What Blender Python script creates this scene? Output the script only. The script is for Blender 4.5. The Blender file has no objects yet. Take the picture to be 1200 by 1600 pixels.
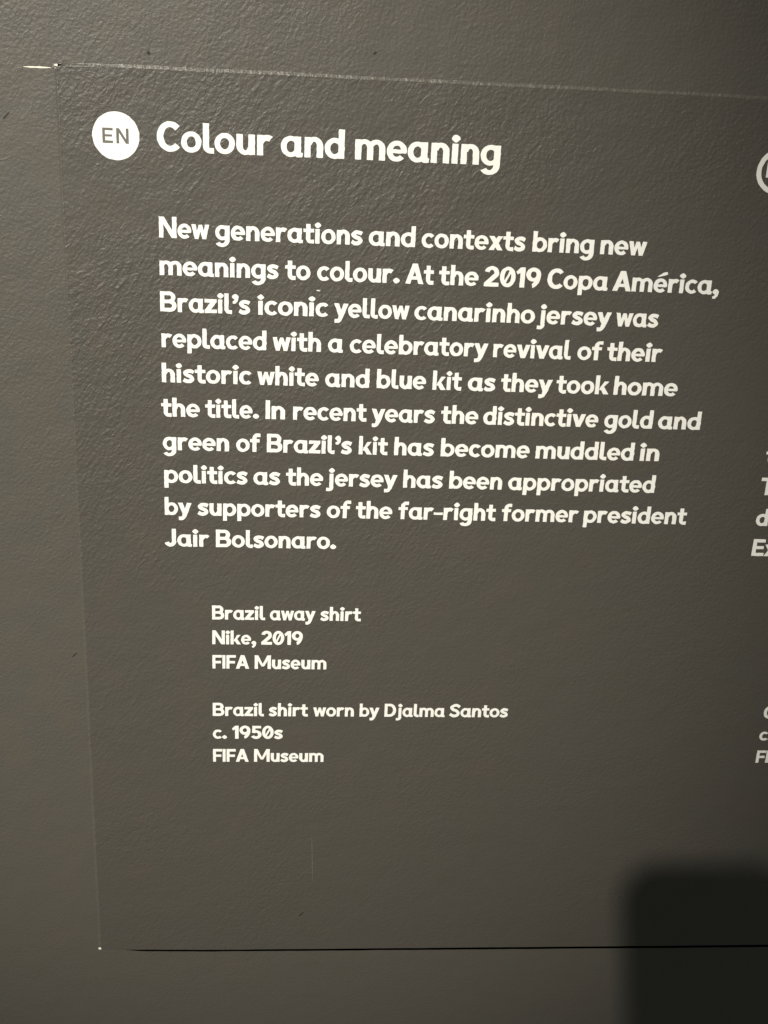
import bpy, math
from mathutils import Vector, Matrix, noise
from mathutils.geometry import delaunay_2d_cdt

S = bpy.context.scene
COL = S.collection
MM = 0.001

# ------------------------------------------------------------ camera, light, exposure
CAM_X, CAM_Z, CAM_D = 57.45, 65.46, 496.96         # millimetres: along the wall, up, out from it
PITCH, YAW, ROLL = -0.35744, 0.08547, -0.04912


def cam_axes():
    a, b, c = PITCH, YAW, ROLL
    rx = Matrix(((1, 0, 0), (0, math.cos(a), -math.sin(a)), (0, math.sin(a), math.cos(a))))
    ry = Matrix(((math.cos(b), 0, math.sin(b)), (0, 1, 0), (-math.sin(b), 0, math.cos(b))))
    rz = Matrix(((math.cos(c), -math.sin(c), 0), (math.sin(c), math.cos(c), 0), (0, 0, 1)))
    m = ry @ rx @ rz
    conv = lambda v: Vector((v.x, v.z, -v.y))
    return (conv(m @ Vector((1, 0, 0))), conv(m @ Vector((0, -1, 0))), conv(m @ Vector((0, 0, -1))))


AX, AY, AZ = cam_axes()
CAM_LOC = Vector((CAM_X, -CAM_D, CAM_Z)) * MM


def frame_matrix(loc):
    m = Matrix((AX, AY, AZ)).transposed().to_4x4()
    m.translation = loc
    return m


cam_data = bpy.data.cameras.new('camera')
cam_data.sensor_fit = 'VERTICAL'
cam_data.sensor_height = 32.0
cam_data.lens = 1800.0 / 1600.0 * 32.0
cam_data.clip_start = 0.01
cam_data.clip_end = 50.0
cam = bpy.data.objects.new('camera', cam_data)
COL.objects.link(cam)
cam.matrix_world = frame_matrix(CAM_LOC)
S.camera = cam

# the dim room around: a little even light
world = bpy.data.worlds.new('World')
S.world = world
world.use_nodes = True
bg = world.node_tree.nodes['Background']
bg.inputs['Color'].default_value = (0.93, 1.0, 0.90, 1)
bg.inputs['Strength'].default_value = 0.118

# one gallery spotlight, high up on the left and behind the photographer
LAMP = Vector((-0.981, -2.497, 1.688))
LAMP_AIM = Vector((-0.045, 0.0, -0.075))
ld = bpy.data.lights.new('gallery_spotlight', 'SPOT')
ld.energy = 905.0
ld.color = (1.0, 0.955, 0.86)
ld.shadow_soft_size = 0.036
ld.spot_size = math.radians(15.2)
ld.spot_blend = 1.0
lamp = bpy.data.objects.new('gallery_spotlight', ld)
COL.objects.link(lamp)
lamp.location = LAMP
lamp.rotation_euler = (LAMP_AIM - LAMP).to_track_quat('-Z', 'Y').to_euler()

S.view_settings.view_transform = 'Standard'
S.view_settings.look = 'None'
S.view_settings.exposure = 0.0
S.view_settings.gamma = 1.0
S.view_settings.use_curve_mapping = False


# ------------------------------------------------------------ helpers
def tag(o, label=None, cat=None, kind=None):
    if label:
        o['label'] = label
    if cat:
        o['category'] = cat
    if kind:
        o['kind'] = kind
    return o


def mesh_obj(name, verts, faces, mat, parent=None):
    me = bpy.data.meshes.new(name)
    me.from_pydata([tuple(c * MM for c in v) for v in verts], [], faces)
    me.materials.append(mat)
    me.update()
    o = bpy.data.objects.new(name, me)
    COL.objects.link(o)
    if parent:
        o.parent = parent
    return o


# ------------------------------------------------------------ materials
def relief(nt, amount, brushed):
    """Brushed and rolled paint: slanting streaks and fine stipple, stronger in patches."""
    n, l = nt.nodes, nt.links
    geo = n.new('ShaderNodeNewGeometry')
    rot = n.new('ShaderNodeVectorRotate')
    rot.rotation_type = 'Y_AXIS'
    rot.inputs['Angle'].default_value = math.radians(57)
    l.new(geo.outputs['Position'], rot.inputs['Vector'])
    st = n.new('ShaderNodeVectorMath')
    st.operation = 'MULTIPLY'
    st.inputs[1].default_value = (0.40, 1.0, 1.0)
    l.new(rot.outputs[0], st.inputs[0])

    def nz(src, scale, detail, rough=0.5, dist=0.0):
        t = n.new('ShaderNodeTexNoise')
        t.inputs['Scale'].default_value = scale
        t.inputs['Detail'].default_value = detail
        t.inputs['Roughness'].default_value = rough
        t.inputs['Distortion'].default_value = dist
        l.new(src, t.inputs['Vector'])
        return t.outputs[0]

    def ramp(src, lo, hi, a, b):
        m = n.new('ShaderNodeMapRange')
        m.inputs['From Min'].default_value = lo
        m.inputs['From Max'].default_value = hi
        m.inputs['To Min'].default_value = a
        m.inputs['To Max'].default_value = b
        l.new(src, m.inputs['Value'])
        return m.outputs[0]

    def op(kind, a, b):
        m = n.new('ShaderNodeMath')
        m.operation = kind
        for i, v in enumerate((a, b)):
            if isinstance(v, (int, float)):
                m.inputs[i].default_value = v
            else:
                l.new(v, m.inputs[i])
        return m.outputs[0]

    streak = nz(st.outputs[0], 560, 3.0, 0.5, 0.3)
    ridge = ramp(nz(st.outputs[0], 520, 1.8, 0.5, 0.5), 0.60, 0.74, 0.0, 1.0)
    stipple = nz(geo.outputs['Position'], 700, 2.5, 0.55)
    lumps = nz(geo.outputs['Position'], 70, 2.0, 0.5)
    patch = ramp(nz(geo.outputs['Position'], 14, 2.0, 0.55), 0.36, 0.64, 0.25, 1.0)
    h = op('ADD', op('MULTIPLY', streak, 0.85 * brushed), op('MULTIPLY', ridge, 0.28 * (0.4 + 0.6 * brushed)))
    # the brushwork is heaviest at the panel's upper left and smooths out to the right and below
    sep = n.new('ShaderNodeSeparateXYZ')
    l.new(geo.outputs['Position'], sep.inputs[0])
    h = op('MULTIPLY', op('MULTIPLY', h, patch), op('MULTIPLY', ramp(sep.outputs[0], 0.05, 0.22, 1.0, 0.36), ramp(sep.outputs[2], -0.30, -0.08, 0.55, 1.0)))
    h = op('ADD', h, op('MULTIPLY', stipple, op('ADD', 0.30, op('MULTIPLY', patch, 0.40))))
    h = op('ADD', h, op('MULTIPLY', lumps, 0.9))
    b = n.new('ShaderNodeBump')
    b.inputs['Strength'].default_value = 1.0
    b.inputs['Distance'].default_value = amount
    l.new(h, b.inputs['Height'])
    return b.outputs[0], geo, nz, ramp


def paint(name, color, rough, amount, vary=0.035, spec=0.4, brushed=1.0):
    m = bpy.data.materials.new(name)
    m.use_nodes = True
    nt = m.node_tree
    p = nt.nodes['Principled BSDF']
    p.inputs['Roughness'].default_value = rough
    p.inputs['Specular IOR Level'].default_value = spec
    if amount:
        nrm, geo, nz, ramp = relief(nt, amount, brushed)
        nt.links.new(nrm, p.inputs['Normal'])
        mix = nt.nodes.new('ShaderNodeMix')
        mix.data_type = 'RGBA'
        c1 = tuple(c * (1 + vary * k) for c, k in zip(color, (1.0, -0.2, -0.6)))
        c2 = tuple(c * (1 - vary * k) for c, k in zip(color, (1.0, 0.0, -0.4)))
        mix.inputs[6].default_value = (*c1, 1)
        mix.inputs[7].default_value = (*c2, 1)
        nt.links.new(ramp(nz(geo.outputs['Position'], 48, 4.0, 0.6), 0.3, 0.7, 0, 1), mix.inputs[0])
        nt.links.new(mix.outputs[2], p.inputs['Base Color'])
    else:
        p.inputs['Base Color'].default_value = (*color, 1)
    return m


TAUPE = (0.0615, 0.0556, 0.0462)
M_WALL = paint('wall_paint', TAUPE, 0.50, 0.00045, brushed=0.5)
M_PANEL = paint('panel_paint', tuple(c * 0.90 for c in TAUPE), 0.48, 0.00050)
M_SEAM = paint('seam_paint_lightened', tuple(c * 1.10 for c in TAUPE), 0.44, 0.0006)  # worn edge, tinted lighter to add to the light its slope catches
M_WHITE = paint('white_lettering', (0.66, 0.652, 0.615), 0.55, 0.00016, 0.02, 0.3)
M_GREY = paint('grey_lettering', (0.105, 0.10, 0.088), 0.55, 0.00016, 0.02, 0.3)
M_SCUFF = paint('scuffed_paint', tuple(c * 1.45 for c in TAUPE), 0.6, 0.0002)
M_CHIP = paint('bare_plaster', (0.62, 0.58, 0.50), 0.7, 0.0)
M_SPECK = paint('dark_speck', (0.012, 0.011, 0.009), 0.7, 0.0)
M_PHONE = paint('phone_shell', (0.02, 0.02, 0.022), 0.35, 0.0)
M_GLASS = paint('phone_glass', (0.008, 0.008, 0.010), 0.08, 0.0, spec=0.5)

# ------------------------------------------------------------ the wall (front at y = 0) with the opening for the panel
PX0, PX1, PZ1 = -38.6, 640.0, 66.4            # panel: left edge, right edge, top edge


def panel_bottom(x):
    return -370.6 - 0.9 * min(1.0, max(0.0, (x + 38.6) / 60.0)) - 0.8 * max(0.0, min(1.0, x / 300.0))


def gap(x):
    t = min(1.0, max(0.0, (x + 31.0) / 16.0))
    return (1.35 + 0.45 * max(0.0, min(1.0, x / 330.0))) * t * t * (3 - 2 * t) \
        + (0.18 * noise.noise(Vector((x * 0.05, 3.1, 0))) + 0.12 * noise.noise(Vector((x * 0.22, 7.7, 0)))) * t


def build_wall():
    W0, W1, Z0, Z1, D = -1600.0, 2000.0, -1300.0, 1500.0, 110.0
    v, f = [], []

    def add(x, y, z):
        v.append((x, y, z))
        return len(v) - 1
    xs = [PX0 + i * 4.0 for i in range(int((PX1 - PX0) / 4.0) + 1)]
    if xs[-1] < PX1:
        xs.append(PX1)
    lip = [add(x, 0, panel_bottom(x) - gap(x)) for x in xs]
    bot = [add(x, 0, Z0) for x in xs]
    for i in range(len(xs) - 1):
        f.append((bot[i], bot[i + 1], lip[i + 1], lip[i]))
    tl, tr = add(PX0, 0, PZ1), add(PX1, 0, PZ1)
    tlu, tru = add(PX0, 0, Z1), add(PX1, 0, Z1)
    f.append((tl, tr, tru, tlu))
    a, b, c, d = add(W0, 0, Z0), add(W0, 0, lip and v[lip[0]][2]), add(W0, 0, PZ1), add(W0, 0, Z1)
    f += [(a, bot[0], lip[0], b), (b, lip[0], tl, c), (c, tl, tlu, d)]
    e, g, h, k = add(W1, 0, Z0), add(W1, 0, v[lip[-1]][2]), add(W1, 0, PZ1), add(W1, 0, Z1)
    f += [(bot[-1], e, g, lip[-1]), (lip[-1], g, h, tr), (tr, h, k, tru)]
    # unseen hollow added behind so the bottom gap reads dark: back and sides
    q = [add(W0, D, Z0), add(W1, D, Z0), add(W1, D, Z1), add(W0, D, Z1)]
    f.append((q[3], q[2], q[1], q[0]))
    f.append((a, q[0], q[1], e) if False else tuple([a] + [q[0], q[1], e] + [bot[i] for i in range(len(xs) - 1, -1, -1)]))
    f.append((d, tlu, tru, k, q[2], q[3]))
    f.append((a, b, c, d, q[3], q[0]))
    f.append((e, q[1], q[2], k, h, g))
    return mesh_obj('wall', v, f, M_WALL)


wall = tag(build_wall(), 'taupe painted wall with brush marks round the text panel', 'wall', 'structure')


def ridge_strip(name, pts, width, height, mat, parent, axis):
    """A bead of filler and paint along a seam: half-round, uneven."""
    v, f = [], []
    # from the wall (first) up the ramp to the panel's face (last)
    if axis == 'x':
        prof = [(1.0, 0.10), (0.75, -0.10), (0.40, -0.45), (0.05, -0.85), (-0.30, -1.03), (-0.65, -1.02), (-1.0, -0.80)]
    else:
        prof = [(-1.0, 0.10), (-0.7, -0.15), (-0.35, -0.6), (0.0, -1.05), (0.3, -1.15), (0.65, -1.03), (1.0, -0.80)]
    for i, (x, z) in enumerate(pts):
        s = x if axis == 'x' else z
        k = 1 + 0.55 * noise.noise(Vector((s * 0.35, 1.3, 0))) + 0.4 * noise.noise(Vector((s * 0.06, 5.3, 0)))
        k = max(0.25, k)
        off = 0.22 * noise.noise(Vector((s * 0.5, 9.0, 0))) + 0.22 * noise.noise(Vector((s * 1.3, 4.0, 2))) + 0.3 * noise.noise(Vector((s * 0.03, 2.0, 4)))
        for (a, b) in prof:
            d = off + a * width * 0.5 * (0.6 + 0.4 * k)
            y = b * height * (1 + (k - 1) * 0.30 * (1 - abs(a)))
            v.append((x, y, z + d) if axis == 'x' else (x + d, y, z))
    n = len(prof)
    for i in range(len(pts) - 1):
        for j in range(n - 1):
            q = (i * n + j, i * n + j + 1, (i + 1) * n + j + 1, (i + 1) * n + j)
            f.append(q)
    o = mesh_obj(name, v, f, mat, parent)
    for p in o.data.polygons:
        p.use_smooth = True
    return o


seam = ridge_strip('filler_seam', [(PX0 - 1.5 + i * 0.8, PZ1 - 0.2 - 1.1 * math.exp(-i * 0.8 / 12.0)) for i in range(840)], 2.0, 0.45, M_SEAM, wall, 'x')
seam2 = ridge_strip('filler_seam', [(PX0 - 0.2, PZ1 - 1.5 - i * 0.8) for i in range(543)], 1.8, 0.45, M_SEAM, wall, 'z')


def sliver(name, pts, width, mat, parent, y=-0.06, seed=0.0):
    """A thin uneven stroke lying on the surface, pointed at both ends."""
    P = [Vector(p) for p in pts]
    n = 14
    v, f = [], []
    d = (P[-1] - P[0]).normalized()
    nr = Vector((-d.y, d.x))
    for i in range(n + 1):
        t = i / n
        c = P[0].lerp(P[-1], t)
        w = width * 0.5 * (math.sin(math.pi * min(1, max(0.03, t))) ** 0.45) * (1 + 0.5 * noise.noise(Vector((t * 6, seed, 1))))
        c = c + nr * width * 0.3 * noise.noise(Vector((t * 3, seed, 5)))
        for s in (-1, 1):
            q = c + nr * w * s
            v.append((q.x, y, q.y))
            v.append((q.x, 0.2, q.y))
    for i in range(n):
        a, b = i * 4, (i + 1) * 4
        f += [(a, b, b + 2, a + 2), (a, a + 1, b + 1, b), (a + 2, b + 2, b + 3, a + 3)]
    return mesh_obj(name, v, f, mat, parent)


sliver('scratch', [(-51.6, 64.3), (-40.6, 64.4)], 0.6, M_CHIP, wall, -0.05, 1.0)
sliver('paint_chip', [(-39.6, 65.5), (-36.6, 65.7)], 0.85, M_CHIP, wall, -0.42, 2.0)
sliver('paint_chip', [(-39.9, 64.5), (-38.7, 64.9)], 0.7, M_CHIP, wall, -0.40, 3.0)
sliver('paint_chip', [(-34.6, 65.6), (-32.6, 65.9)], 0.6, M_SEAM, wall, -0.44, 4.0)
sliver('paint_chip', [(-39.8, -369.9), (-36.6, -369.8)], 1.3, M_CHIP, wall, -0.30, 5.0)
sliver('dark_speck', [(-3.1, 71.3), (-2.1, 72.2)], 1.3, M_SPECK, wall, -0.20, 6.0)
sliver('dark_speck', [(86.6, 75.6), (88.0, 76.2)], 0.75, M_SPECK, wall, -0.20, 7.0)

sliver('scratch', [(-63.5, 28.2), (-58.4, 30.2)], 0.8, M_SCUFF, wall, -0.16, 8.0)
sliver('scratch', [(-56.5, 52.0), (-54.2, 56.0)], 0.5, M_SCUFF, wall, -0.16, 9.0)
sliver('dark_speck', [(-61.0, 44.2), (-58.2, 47.0)], 0.5, M_SPECK, wall, -0.12, 10.0)
sliver('dark_speck', [(-45.2, -197.4), (-42.8, -195.2)], 0.5, M_SPECK, wall, -0.12, 11.0)

# ------------------------------------------------------------ the text panel
panel = bpy.data.objects.new('information_panel', None)
COL.objects.link(panel)
panel.location = (PX0 * MM, 0, -370.6 * MM)
tag(panel, 'taupe museum text panel with white title, paragraph, captions and round EN badge', 'text panel')
PANEL_INV = Matrix.Translation(-panel.location)
PY = -0.42                                     # the panel's face stands a little proud of the wall


def to_panel(o):
    o.parent = panel
    o.matrix_parent_inverse = PANEL_INV
    return o


def build_board():
    xs = [PX0 - 0.05] + [PX0 + i * 4.0 for i in range(1, int((PX1 - PX0) / 4.0))] + [PX1]
    v, f = [], []
    B = 0.45
    zt = PZ1 + 0.05
    rows = []
    for i, x in enumerate(xs):
        zb = panel_bottom(x) + 0.10 * noise.noise(Vector((x * 0.12, 0.4, 0)))
        yy = PY if 0 < i < len(xs) else PY
        xi = x + (B if i == 0 else 0)
        col = [(x, 0.02, zt), (xi, PY, zt - B), (xi, PY, zb + 0.12), (xi, PY + 0.12, zb), (x, 7.0, zb)]
        rows.append([len(v) + j for j in range(5)])
        v += col
    for r, s in zip(rows, rows[1:]):
        for j in range(4):
            f.append((r[j], r[j + 1], s[j + 1], s[j]))
    # left bevel
    l0 = len(v)
    v += [(PX0 - 0.05, 0.02, zt), (PX0 - 0.05, 0.02, v[rows[0][3]][2])]
    f.append((l0, l0 + 1, rows[0][3], rows[0][2], rows[0][1]))
    return mesh_obj('board', v, f, M_PANEL)


to_panel(build_board())

# ------------------------------------------------------------ lettering: a drawn alphabet, one x-height = 1 unit
ST, CU, HH = 0.308, 0.285, 0.240     # stem, curve side and curve top thickness
CAP = 1.45


def rect(x0, z0, x1, z1):
    return [[(x0, z0), (x1, z0), (x1, z1), (x0, z1)]]


def poly(*p):
    return [list(p)]


def ring(cx, cz, rx, rz, tx=None, tz=None, a0=0.0, a1=360.0):
    tx = CU if tx is None else tx
    tz = HH if tz is None else tz
    n = max(3, int(abs(a1 - a0) / 11.0))
    out = []
    for i in range(n):
        q = []
        for a in (a0 + (a1 - a0) * i / n, a0 + (a1 - a0) * (i + 1) / n):
            r = math.radians(a)
            q.append(((cx + rx * math.cos(r), cz + rz * math.sin(r)), (cx + (rx - tx) * math.cos(r), cz + (rz - tz) * math.sin(r))))
        out.append([q[0][0], q[1][0], q[1][1], q[0][1]])
    return out


def stroke(pts, w):
    P = [Vector(p) for p in pts]
    c = [P[0] * 2 - P[1]] + P + [P[-1] * 2 - P[-2]]
    fine = []
    for i in range(1, len(c) - 2):
        for k in range(7):
            t = k / 7.0
            a, b, d, e = c[i - 1], c[i], c[i + 1], c[i + 2]
            fine.append(0.5 * ((2 * b) + (d - a) * t + (2 * a - 5 * b + 4 * d - e) * t * t + (3 * b - a - 3 * d + e) * t ** 3))
    fine.append(P[-1])
    L, R = [], []
    for i, p in enumerate(fine):
        d = (fine[min(i + 1, len(fine) - 1)] - fine[max(i - 1, 0)]).normalized()
        n = Vector((-d.y, d.x)) * w * 0.5
        L.append(tuple(p + n))
        R.append(tuple(p - n))
    return [[L[i], L[i + 1], R[i + 1], R[i]] for i in range(len(fine) - 1)]


def dot(cx, cz, hw=0.235, hz=0.195):
    pts = []
    for i in range(24):
        a = 2 * math.pi * i / 24
        e = 2.0 / 1.45
        c, s = math.cos(a), math.sin(a)
        pts.append((cx + hw * math.copysign(abs(c) ** e, c), cz + hz * math.copysign(abs(s) ** e, s)))
    return [pts]


def mirror(prims, w):
    return [[(w - x, z) for x, z in p] for p in prims]


def glyphs():
    G = {}
    T = 0.055        # side bearing of a stem
    O = 0.02         # side bearing of a round
    bowl = ring(0.51, 0.5, 0.51, 0.52)

    def put(ch, prims, w, l, r):
        G[ch] = (prims, w, l, r)
    put('a', bowl + rect(0.685, 0.2, 1.02, 1.0) + poly((0.685, 0.22), (0.70, 0.08), (0.78, 0.0), (0.90, -0.025), (1.10, -0.01), (1.12, 0.20), (1.04, 0.21), (1.02, 0.24)), 1.12, O, 0.02)
    put('b', rect(0, 0, ST, CAP) + ring(0.53, 0.5, 0.51, 0.52), 1.04, T, O)
    put('c', ring(0.51, 0.5, 0.51, 0.52, a0=43, a1=317), 0.89, O, O)
    put('d', bowl + rect(0.69, 0, 0.69 + ST, CAP), 1.025, O, T)
    put('e', ring(0.51, 0.5, 0.51, 0.52, a0=-6, a1=318) + rect(0.2, 0.395, 0.99, 0.585), 1.02, O, O)
    put('é', ring(0.51, 0.5, 0.51, 0.52, a0=-6, a1=318) + rect(0.2, 0.395, 0.99, 0.585) + poly((0.22, 1.13), (0.42, 1.13), (0.98, 1.33), (0.92, 1.50), (0.60, 1.42)), 1.02, O, O)
    put('f', rect(0.19, 0, 0.19 + ST, 1.06) + ring(0.58, 1.05, 0.39, 0.40, ST, HH, 90, 180) + rect(0.58, 1.18, 0.80, 1.45) + rect(0, 0.76, 0.73, 1.0), 0.80, 0.0, 0.0)
    put('g', bowl + rect(0.685, -0.02, 1.02, 1.0) + ring(0.49, -0.02, 0.53, 0.47, 0.335, HH, 212, 360), 1.02, O, T)
    put('h', rect(0, 0, ST, CAP) + ring(0.485, 0.56, 0.455, 0.46, 0.325, HH, 0, 165) + rect(0.615, 0, 0.94, 0.57), 0.94, T, T)
    put('i', rect(0.07, 0, 0.07 + ST, 1.0) + dot(0.24, 1.26), 0.475, 0.0, 0.0)
    put('j', rect(0.24, -0.04, 0.24 + ST, 1.0) + dot(0.41, 1.26) + ring(0.22, -0.03, 0.355, 0.38, ST, HH, 270, 360) + rect(0.0, -0.41, 0.23, -0.145), 0.645, 0.0, 0.0)
    put('k', rect(0, 0, ST, CAP) + poly((0.31, 0.36), (0.66, 1.0), (1.02, 1.0), (0.62, 0.52), (0.42, 0.30)) + poly((0.36, 0.56), (0.62, 0.66), (1.06, 0.0), (0.66, 0.0), (0.40, 0.42)), 1.06, T, 0.0)
    put('l', rect(0, 0.33, ST, CAP) + ring(0.36, 0.34, 0.36, 0.36, ST, HH, 180, 270) + rect(0.355, -0.02, 0.55, 0.25), 0.55, T, 0.01)
    put('m', rect(0, 0, 0.32, 1.0) + ring(0.46, 0.58, 0.46, 0.44, 0.31, HH, 0, 165) + rect(0.61, 0, 0.92, 0.59)
        + ring(1.07, 0.58, 0.46, 0.44, 0.31, HH, 0, 150) + rect(1.22, 0, 1.53, 0.59), 1.53, T, T)
    put('n', rect(0, 0, ST, 1.0) + ring(0.485, 0.56, 0.455, 0.46, 0.325, HH, 0, 165) + rect(0.615, 0, 0.94, 0.57), 0.94, T, T)
    put('o', ring(0.515, 0.5, 0.515, 0.52), 1.03, O, O)
    put('p', rect(0, -0.40, ST, 1.0) + ring(0.53, 0.5, 0.51, 0.52), 1.04, T, O)
    put('r', rect(0, 0, ST, 1.0) + ring(0.50, 0.50, 0.50, 0.515, 0.31, 0.28, 55, 160), 0.785, T, 0.0)
    put('s', stroke([(0.79, 0.79), (0.60, 0.87), (0.36, 0.875), (0.165, 0.73), (0.32, 0.57), (0.56, 0.47), (0.70, 0.28), (0.53, 0.13), (0.30, 0.12), (0.06, 0.23)], 0.275), 0.85, O, O)
    put('t', rect(0.19, 0.33, 0.19 + ST, 1.33) + ring(0.55, 0.34, 0.36, 0.36, ST, HH, 180, 270) + rect(0.545, -0.02, 0.77, 0.25) + rect(0, 0.76, 0.76, 1.0), 0.77, 0.0, 0.01)
    put('u', rect(0, 0.43, 0.325, 1.0) + ring(0.455, 0.44, 0.455, 0.46, 0.325, HH, 180, 345) + rect(0.605, 0, 0.94, 1.0), 0.94, T, T)
    put('v', poly((0, 1), (0.35, 1), (0.70, 0), (0.36, 0)) + poly((0.71, 1), (1.06, 1), (0.70, 0), (0.36, 0)), 1.06, -0.02, -0.02)
    wl = poly((0, 1), (0.31, 1), (0.53, 0), (0.24, 0)) + poly((0.24, 0), (0.51, 0), (0.78, 0.98), (0.54, 0.98))
    put('w', wl + mirror(wl, 1.32), 1.32, -0.01, -0.01)
    put('x', poly((0, 1), (0.38, 1), (1.03, 0), (0.64, 0)) + poly((0.64, 1), (1.01, 1), (0.39, 0), (0.0, 0)), 1.03, 0.0, 0.0)
    put('y', poly((0.0, 1), (0.36, 1), (0.68, 0.14), (0.44, -0.08)) + poly((0.72, 1), (1.07, 1), (0.66, -0.10), (0.32, -0.02))
        + stroke([(0.56, 0.10), (0.47, -0.12), (0.32, -0.265), (0.06, -0.28)], 0.285), 1.07, -0.02, -0.03)
    put('z', rect(0, 0.75, 0.87, 1.0) + rect(0, 0, 0.89, 0.25) + poly((0.02, 0.22), (0.44, 0.22), (0.86, 0.78), (0.44, 0.78)), 0.89, 0.02, 0.02)
    put('A', poly((0, 0), (0.37, 0), (0.88, CAP), (0.50, CAP)) + poly((1.38, 0), (1.01, 0), (0.50, CAP), (0.88, CAP)) + rect(0.30, 0.30, 1.08, 0.54), 1.38, 0.0, 0.0)
    put('B', rect(0, 0, ST, CAP) + rect(0.3, 1.18, 0.67, CAP) + rect(0.3, 0.61, 0.72, 0.86) + rect(0.3, 0, 0.72, 0.27)
        + ring(0.66, 1.03, 0.45, 0.42, 0.325, 0.26, -90, 90) + ring(0.71, 0.43, 0.48, 0.43, 0.33, 0.27, -90, 90), 1.19, T, O)
    put('C', ring(0.67, 0.725, 0.67, 0.745, 0.335, 0.285, 43, 317), 1.17, O, O)
    put('D', rect(0, 0, ST, CAP) + rect(0.3, 1.18, 0.56, CAP) + rect(0.3, 0, 0.56, 0.27) + ring(0.55, 0.725, 0.68, 0.725, 0.335, 0.27, -90, 90), 1.23, T, O)
    put('E', rect(0, 0, ST, CAP) + rect(0.3, 0, 1.0, 0.27) + rect(0.3, 0.60, 0.92, 0.86) + rect(0.3, 1.18, 1.0, CAP), 1.0, T, 0.02)
    put('F', rect(0, 0, ST, CAP) + rect(0.3, 0.56, 0.88, 0.82) + rect(0.3, 1.18, 0.97, CAP), 0.97, T, 0.0)
    put('I', rect(0, 0, ST, CAP), ST, T, T)
    put('J', rect(0.57, 0.44, 0.57 + ST, CAP) + ring(0.45, 0.45, 0.455, 0.47, 0.335, 0.28, 200, 360), 0.905, 0.0, T)
    mm = rect(0, 0, 0.33, CAP) + poly((0.0, CAP), (0.37, CAP), (0.95, 0.27), (0.70, 0.27))
    put('M', mm + mirror(mm, 1.65), 1.65, T, T)
    put('N', rect(0, 0, 0.325, CAP) + rect(0.97, 0, 1.295, CAP) + poly((0, CAP), (0.37, CAP), (1.295, 0), (0.93, 0)), 1.295, T, T)
    put('S', stroke([(1.03, 1.13), (0.80, 1.29), (0.50, 1.31), (0.20, 1.09), (0.38, 0.84), (0.72, 0.70), (0.92, 0.41), (0.74, 0.17), (0.42, 0.13), (0.06, 0.32)], 0.30), 1.10, O, O)
    put('T', rect(0.42, 0, 0.42 + ST, CAP) + rect(0, 1.18, 1.17, CAP), 1.17, 0.0, 0.0)
    put('0', ring(0.56, 0.725, 0.56, 0.745, 0.315, 0.27) + poly((0.25, 0.24), (0.43, 0.24), (0.87, 1.21), (0.69, 1.21)), 1.12, 0.02, 0.02)
    put('1', rect(0.30, 0, 0.64, CAP) + poly((0.0, 1.14), (0.11, 0.93), (0.32, 1.06), (0.32, CAP), (0.30, CAP)), 0.64, 0.0, T)
    put('2', ring(0.53, 0.98, 0.51, 0.49, 0.335, 0.28, -28, 168) + poly((0.02, 0.25), (0.47, 0.25), (0.985, 0.75), (0.66, 0.90)) + rect(0.02, 0, 1.06, 0.28), 1.06, 0.02, 0.03)
    put('5', rect(0.14, 1.18, 0.98, CAP) + poly((0.10, 0.66), (0.38, 0.66), (0.45, 1.25), (0.15, 1.25)) + ring(0.50, 0.47, 0.53, 0.49, 0.335, 0.275, -152, 138), 1.03, 0.02, 0.02)
    put('9', ring(0.53, 0.96, 0.53, 0.51, 0.325, 0.275) + ring(0.37, 0.97, 0.69, 0.99, 0.33, 0.30, 282, 360), 1.06, 0.02, 0.02)
    put('.', dot(0.25, 0.18, 0.25, 0.205), 0.5, 0.0, 0.02)
    cm = dot(0.27, 0.18, 0.25, 0.21) + poly((0.30, 0.30), (0.52, 0.17), (0.46, -0.12), (0.28, -0.32), (0.10, -0.33), (0.06, -0.18), (0.22, -0.08), (0.26, 0.05))
    put(',', cm, 0.52, 0.0, 0.0)
    put('’', [[(x * 0.96, 1.22 + (z - 0.18) * 0.96) for x, z in p] for p in cm], 0.50, -0.02, -0.02)
    put('-', rect(0, 0.41, 0.73, 0.60), 0.73, 0.0, 0.0)
    return G


G = glyphs()
THIN = {'E': (rect(0, 0, 0.25, CAP) + rect(0.1, 0, 0.98, 0.24) + rect(0.1, 0.61, 0.90, 0.83) + rect(0.1, CAP - 0.24, 0.98, CAP), 0.98),
        'N': (rect(0, 0, 0.25, CAP) + rect(0.90, 0, 1.15, CAP) + poly((0, CAP), (0.28, CAP), (1.15, 0), (0.87, 0)), 1.15)}


def layout(word):
    x, prims, prev = 0.0, [], None
    first = G[word[0]]
    for i, ch in enumerate(word):
        pr, w, l, r = G[ch]
        if i:
            x += l
        prims += [[(px + x, pz) for px, pz in p] for p in pr]
        x += w
        if i < len(word) - 1:
            x += r
    return prims, x


def subdivide(p, step):
    out = []
    for i, a in enumerate(p):
        b = p[(i + 1) % len(p)]
        d = math.hypot(b[0] - a[0], b[1] - a[1])
        n = max(1, int(d / step))
        for k in range(n):
            out.append((a[0] + (b[0] - a[0]) * k / n, a[1] + (b[1] - a[1]) * k / n))
    return out


def rough(p, amp):
    x, z = p
    q = Vector((x * 0.75, z * 0.75, 0))
    return (x + amp * noise.noise(q), z + amp * noise.noise(q + Vector((31.0, 17.0, 5.0))))


def inside(p, x, z):
    c = False
    j = p[-1]
    for i in p:
        if (i[1] > z) != (j[1] > z) and x < (j[0] - i[0]) * (z - i[1]) / (j[1] - i[1]) + i[0]:
            c = not c
        j = i
    return c


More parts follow.
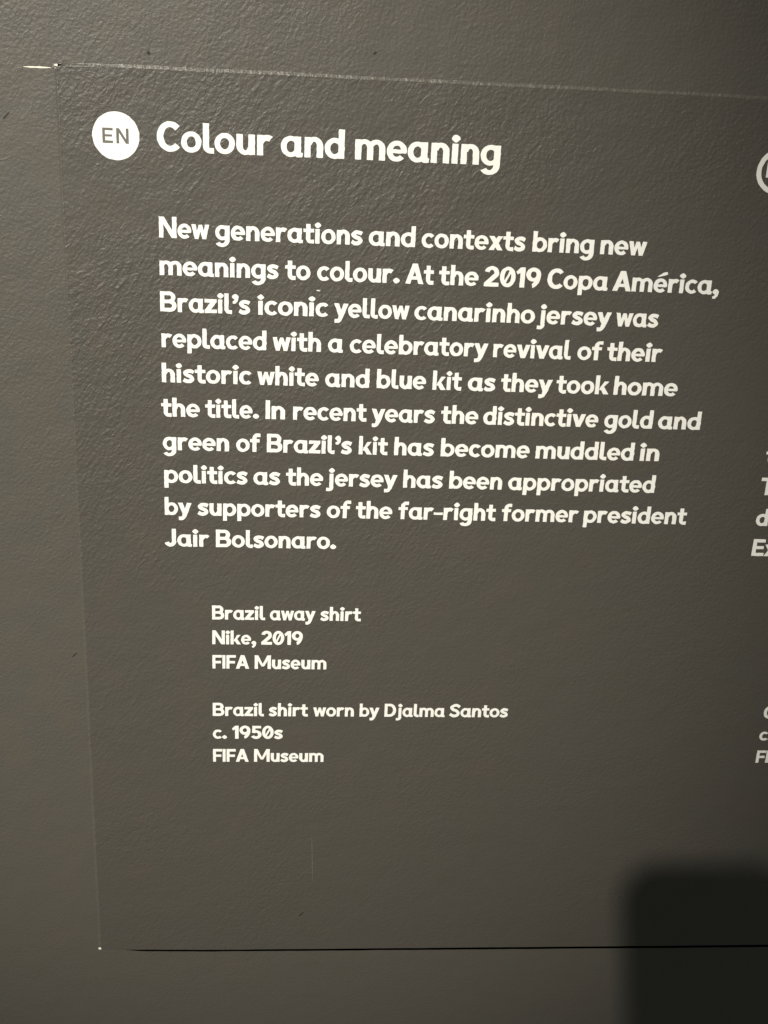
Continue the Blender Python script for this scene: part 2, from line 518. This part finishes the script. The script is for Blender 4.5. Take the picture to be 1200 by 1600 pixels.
def clusters(polys):
    """Groups of outlines whose boxes overlap along the line: about one letter or touching pair each."""
    box = sorted(((min(c[0] for c in p), max(c[0] for c in p), p) for p in polys), key=lambda b: b[0])
    out, right = [], None
    for lo, hi, p in box:
        if right is None or lo > right:
            out.append([])
            right = hi
        right = max(right, hi)
        out[-1].append(p)
    return out


def flat_shape(name, polys, y, thick, mat, amp=0.10, step=0.8):
    """The union of overlapping outlines (mm on the wall) as one thin raised film."""
    V, F = [], []
    for group in clusters(polys):
        verts, edges, loops = [], [], []
        ox, oz = group[0][0]
        for p in group:
            q = [rough(c, amp) for c in subdivide(p, step)]
            q = [(c[0] - ox, c[1] - oz) for c in q]
            b, n = len(verts), len(q)
            verts += [Vector(c) for c in q]
            edges += [(b + i, b + (i + 1) % n) for i in range(n)]
            loops.append((min(c[0] for c in q), max(c[0] for c in q), min(c[1] for c in q), max(c[1] for c in q), q))
        rv, _re, rf, _ov, _oe, _of = delaunay_2d_cdt(verts, edges, [], 0, 1e-5)
        tris = []
        for t in rf:
            a, b, c = (rv[i] for i in t)
            mx, mz = (a.x + b.x + c.x) / 3, (a.y + b.y + c.y) / 3
            if any(l[0] <= mx <= l[1] and l[2] <= mz <= l[3] and inside(l[4], mx, mz) for l in loops):
                tris.append(tuple(t))
        half = {(a, b) for t in tris for a, b in zip(t, t[1:] + t[:1])}
        n, base = len(rv), len(V)
        V += [(c.x + ox, y - thick, c.y + oz) for c in rv] + [(c.x + ox, y + 0.05, c.y + oz) for c in rv]
        F += [tuple(i + base for i in t) for t in tris]
        F += [(b + base, a + base, a + n + base, b + n + base) for (a, b) in half if (b, a) not in half]
    return mesh_obj(name, V, F, mat)


XH = {'heading': 7.95, 'body': 5.95, 'caption': 5.0}
FILM = 0.10


def place_word(word, x0, x1, z, xh):
    prims, w = layout(word)
    k = (x1 - x0) / w if x1 is not None else xh
    if x1 is not None:
        RATIOS.append((word, round(k / xh, 3)))
    return [[(x0 + px * k, z + pz * xh) for px, pz in p] for p in prims]


RATIOS = []
LINES = [
    ('heading', 34.69, [('Colour', [0, 46.83]), ('and', [50.17, 76.52]), ('meaning', [80.7, 141.29])]),
    ('body', -0.0, [('New', [0.1, 20.85]), ('generations', [23.32, 85.25]), ('and', [87.78, 107.82]), ('contexts', [110.34, 155.09]), ('bring', [158.15, 184.95]), ('new', [187.76, 208.04])]),
    ('body', -15.5, [('meanings', [-0.02, 50.05]), ('to', [52.76, 63.51]), ('colour.', [66.38, 101.91]), ('At', [104.31, 116.44]), ('the', [118.71, 135.91]), ('2019', [138.28, 163.09]), ('Copa', [165.96, 192.92]), ('América,', [195.0, 242.76])]),
    ('body', -31.0, [('Brazil’s', [-0.09, 38.08]), ('iconic', [41.08, 71.6]), ('yellow', [74.09, 106.75]), ('canarinho', [108.99, 161.99]), ('jersey', [163.27, 196.07]), ('was', [198.17, 217.43])]),
    ('body', -46.5, [('replaced', [0.12, 45.27]), ('with', [47.84, 68.89]), ('a', [71.91, 78.48]), ('celebratory', [81.47, 142.51]), ('revival', [144.85, 179.71]), ('of', [182.6, 193.89]), ('their', [195.92, 221.2])]),
    ('body', -62.0, [('historic', [-0.07, 38.8]), ('white', [41.31, 68.27]), ('and', [71.09, 90.76]), ('blue', [93.94, 115.91]), ('kit', [118.85, 131.77]), ('as', [134.65, 147.05]), ('they', [149.51, 172.78]), ('took', [174.62, 198.75]), ('home', [200.96, 230.38])]),
    ('body', -77.5, [('the', [-0.67, 16.24]), ('title.', [18.62, 42.28]), ('In', [45.1, 53.74]), ('recent', [57.29, 89.97]), ('years', [92.27, 120.81]), ('the', [123.57, 140.57]), ('distinctive', [142.75, 195.58]), ('gold', [198.34, 220.96]), ('and', [223.35, 243.35])]),
    ('body', -93.0, [('green', [-0.3, 29.01]), ('of', [32.14, 42.97]), ('Brazil’s', [45.83, 84.08]), ('kit', [87.18, 100.18]), ('has', [103.23, 121.33]), ('become', [124.46, 165.37]), ('muddled', [168.19, 214.13]), ('in', [216.54, 225.98])]),
    ('body', -108.5, [('politics', [0.0, 37.33]), ('as', [39.93, 52.06]), ('the', [54.67, 71.51]), ('jersey', [72.97, 105.37]), ('has', [108.11, 126.41]), ('been', [129.37, 153.91]), ('appropriated', [156.75, 226.02])]),
    ('body', -124.0, [('by', [-0.08, 12.03]), ('supporters', [14.69, 70.76]), ('of', [73.61, 84.61]), ('the', [86.97, 103.86]), ('far-right', [106.68, 152.17]), ('former', [154.94, 191.41]), ('president', [193.85, 243.16])]),
    ('body', -139.5, [('Jair', [-0.54, 20.02]), ('Bolsonaro.', [22.95, 78.52])]),
    ('caption', -176.57, [('Brazil', [20.95, 45.95]), ('away', [48.13, 69.76]), ('shirt', [72.04, 91.34])]),
    ('caption', -189.62, [('Nike,', [20.95, 41.82]), ('2019', [44.1, 63.95])]),
    ('caption', -202.7, [('FIFA', [20.95, 38.54]), ('Museum', [41.14, 75.68])]),
    ('caption', -228.8, [('Brazil', [20.95, 45.84]), ('shirt', [48.18, 67.3]), ('worn', [69.97, 89.99]), ('by', [92.74, 102.5]), ('Djalma', [105.1, 135.18]), ('Santos', [137.42, 166.92])]),
    ('caption', -241.62, [('c.', [20.95, 27.91]), ('1950s', [30.26, 55.26])]),
    ('caption', -254.86, [('FIFA', [20.95, 38.54]), ('Museum', [41.17, 75.72])]),
]
NAMES = {'heading': 'heading', 'body': 'text_line', 'caption': 'caption_line'}
LABELS = {'heading': 'larger white title lettering'}
for kind, z, words in LINES:
    polys = []
    for word, (x0, x1) in words:
        polys += place_word(word, x0, x1, z, XH[kind])
    o = to_panel(flat_shape(NAMES[kind], polys, PY, FILM, M_WHITE, 0.16 if kind != 'caption' else 0.10))
    if kind in LABELS:
        o['label'] = LABELS[kind]

# the beginnings of the second column that the picture still shows
for kind, z, text, x in (('body', -93.0, 't', 276.6), ('body', -108.5, 'T', 276.5), ('body', -124.0, 'd', 277.0),
                         ('body', -139.5, 'Ex', 277.6), ('caption', -228.8, 'C', 298.1), ('caption', -241.6, 'c.', 298.1),
                         ('caption', -254.9, 'FI', 298.5)):
    to_panel(flat_shape(NAMES[kind], place_word(text, x, None, z, XH[kind]), PY, FILM, M_WHITE, 0.12))


def circle(cx, cz, rx, rz, n=40):
    return [[(cx + rx * math.cos(2 * math.pi * i / n), cz + rz * math.sin(2 * math.pi * i / n)) for i in range(n)]]


badge = to_panel(flat_shape('language_badge', circle(-16.35, 39.75, 9.4, 9.4), PY, FILM, M_WHITE, 0.22, 2.0))
badge['label'] = 'solid white disc with grey letters EN'
en = []
for ch, x in (('E', -21.75), ('N', -16.2)):
    pr, w = THIN[ch]
    kx = (4.2 if ch == 'E' else 4.95) / w
    en += [[(x + a * kx, 36.9 + b * 5.9 / CAP) for a, b in p] for p in pr]
flat_shape('badge_letters', en, PY - FILM - 0.02, 0.03, M_GREY, 0.06).parent = badge

ring_badge = to_panel(flat_shape('language_badge', ring(260.8, 37.2, 9.4, 9.4, 2.05, 2.05), PY, FILM, M_WHITE, 0.2, 2.0))
ring_badge['label'] = 'white outlined ring cut off by the picture edge'
pr, w = THIN['E']
flat_shape('badge_letters', [[(255.75 + a * 4.2, 34.6 + b * 5.9 / CAP) for a, b in p] for p in pr], PY, FILM, M_WHITE, 0.06).parent = ring_badge

for name, pts, w, mat in (('scratch', [(71.0, -299.0), (72.2, -329.0)], 0.38, M_SCUFF), ('paint_chip', [(94.3, -172.4), (95.0, -172.0)], 0.6, M_SCUFF),
                          ('paint_chip', [(66.2, 6.9 - 26.6), (68.0, -19.9)], 0.45, M_CHIP), ('dark_speck', [(65.4, -349.8), (67.8, -347.4)], 0.7, M_SPECK)):
    to_panel(sliver(name, pts, w, mat, None, PY - 0.06, pts[0][0]))

# ------------------------------------------------------------ the phone that takes the picture; its shadow falls on the panel's lower right
def rounded(x0, z0, x1, z1, r, n=8):
    pts = []
    for cx, cz, a in ((x1 - r, z1 - r, 0), (x0 + r, z1 - r, 90), (x0 + r, z0 + r, 180), (x1 - r, z0 + r, 270)):
        for i in range(n + 1):
            t = math.radians(a + 90 * i / n)
            pts.append((cx + r * math.cos(t), cz + r * math.sin(t)))
    return pts


def slab(name, outline, near, far, bevel, mat, parent):
    """A rounded slab in the phone's own frame; near faces the wall (-z of the camera)."""
    cx = sum(p[0] for p in outline) / len(outline)
    cy = sum(p[1] for p in outline) / len(outline)
    sx = max(p[0] for p in outline) - cx
    sy = max(p[1] for p in outline) - cy
    v, f = [], []
    for inset, z in ((bevel, near), (0, near + bevel), (0, far - bevel), (bevel, far)):
        for x, y in outline:
            v.append((cx + (x - cx) * (1 - inset / sx), cy + (y - cy) * (1 - inset / sy), z))
    n = len(outline)
    for r in range(3):
        for i in range(n):
            j = (i + 1) % n
            f.append((r * n + i, (r + 1) * n + i, (r + 1) * n + j, r * n + j))
    f += [tuple(range(n)), tuple(3 * n + i for i in range(n - 1, -1, -1))]
    return mesh_obj(name, v, f, mat, parent)


phone = bpy.data.objects.new('smartphone', None)
COL.objects.link(phone)
phone.matrix_world = frame_matrix(CAM_LOC)
tag(phone, 'dark smartphone held up in front of the panel, casting the rounded shadow', 'phone')
slab('phone_body', rounded(-62, -136, 14, 14, 18), 2.4, 10.4, 1.2, M_PHONE, phone)
slab('screen', rounded(-60, -134, 12, 12, 11), 10.3, 10.9, 0.2, M_GLASS, phone)
slab('camera_bump', rounded(-24, -24, 11, 11, 8), 1.2, 2.6, 0.4, M_PHONE, phone)
lens_ring = slab('camera_lens', rounded(-7, -7, 7, 7, 6.9), 0.5, 1.3, 0.2, M_GLASS, phone)
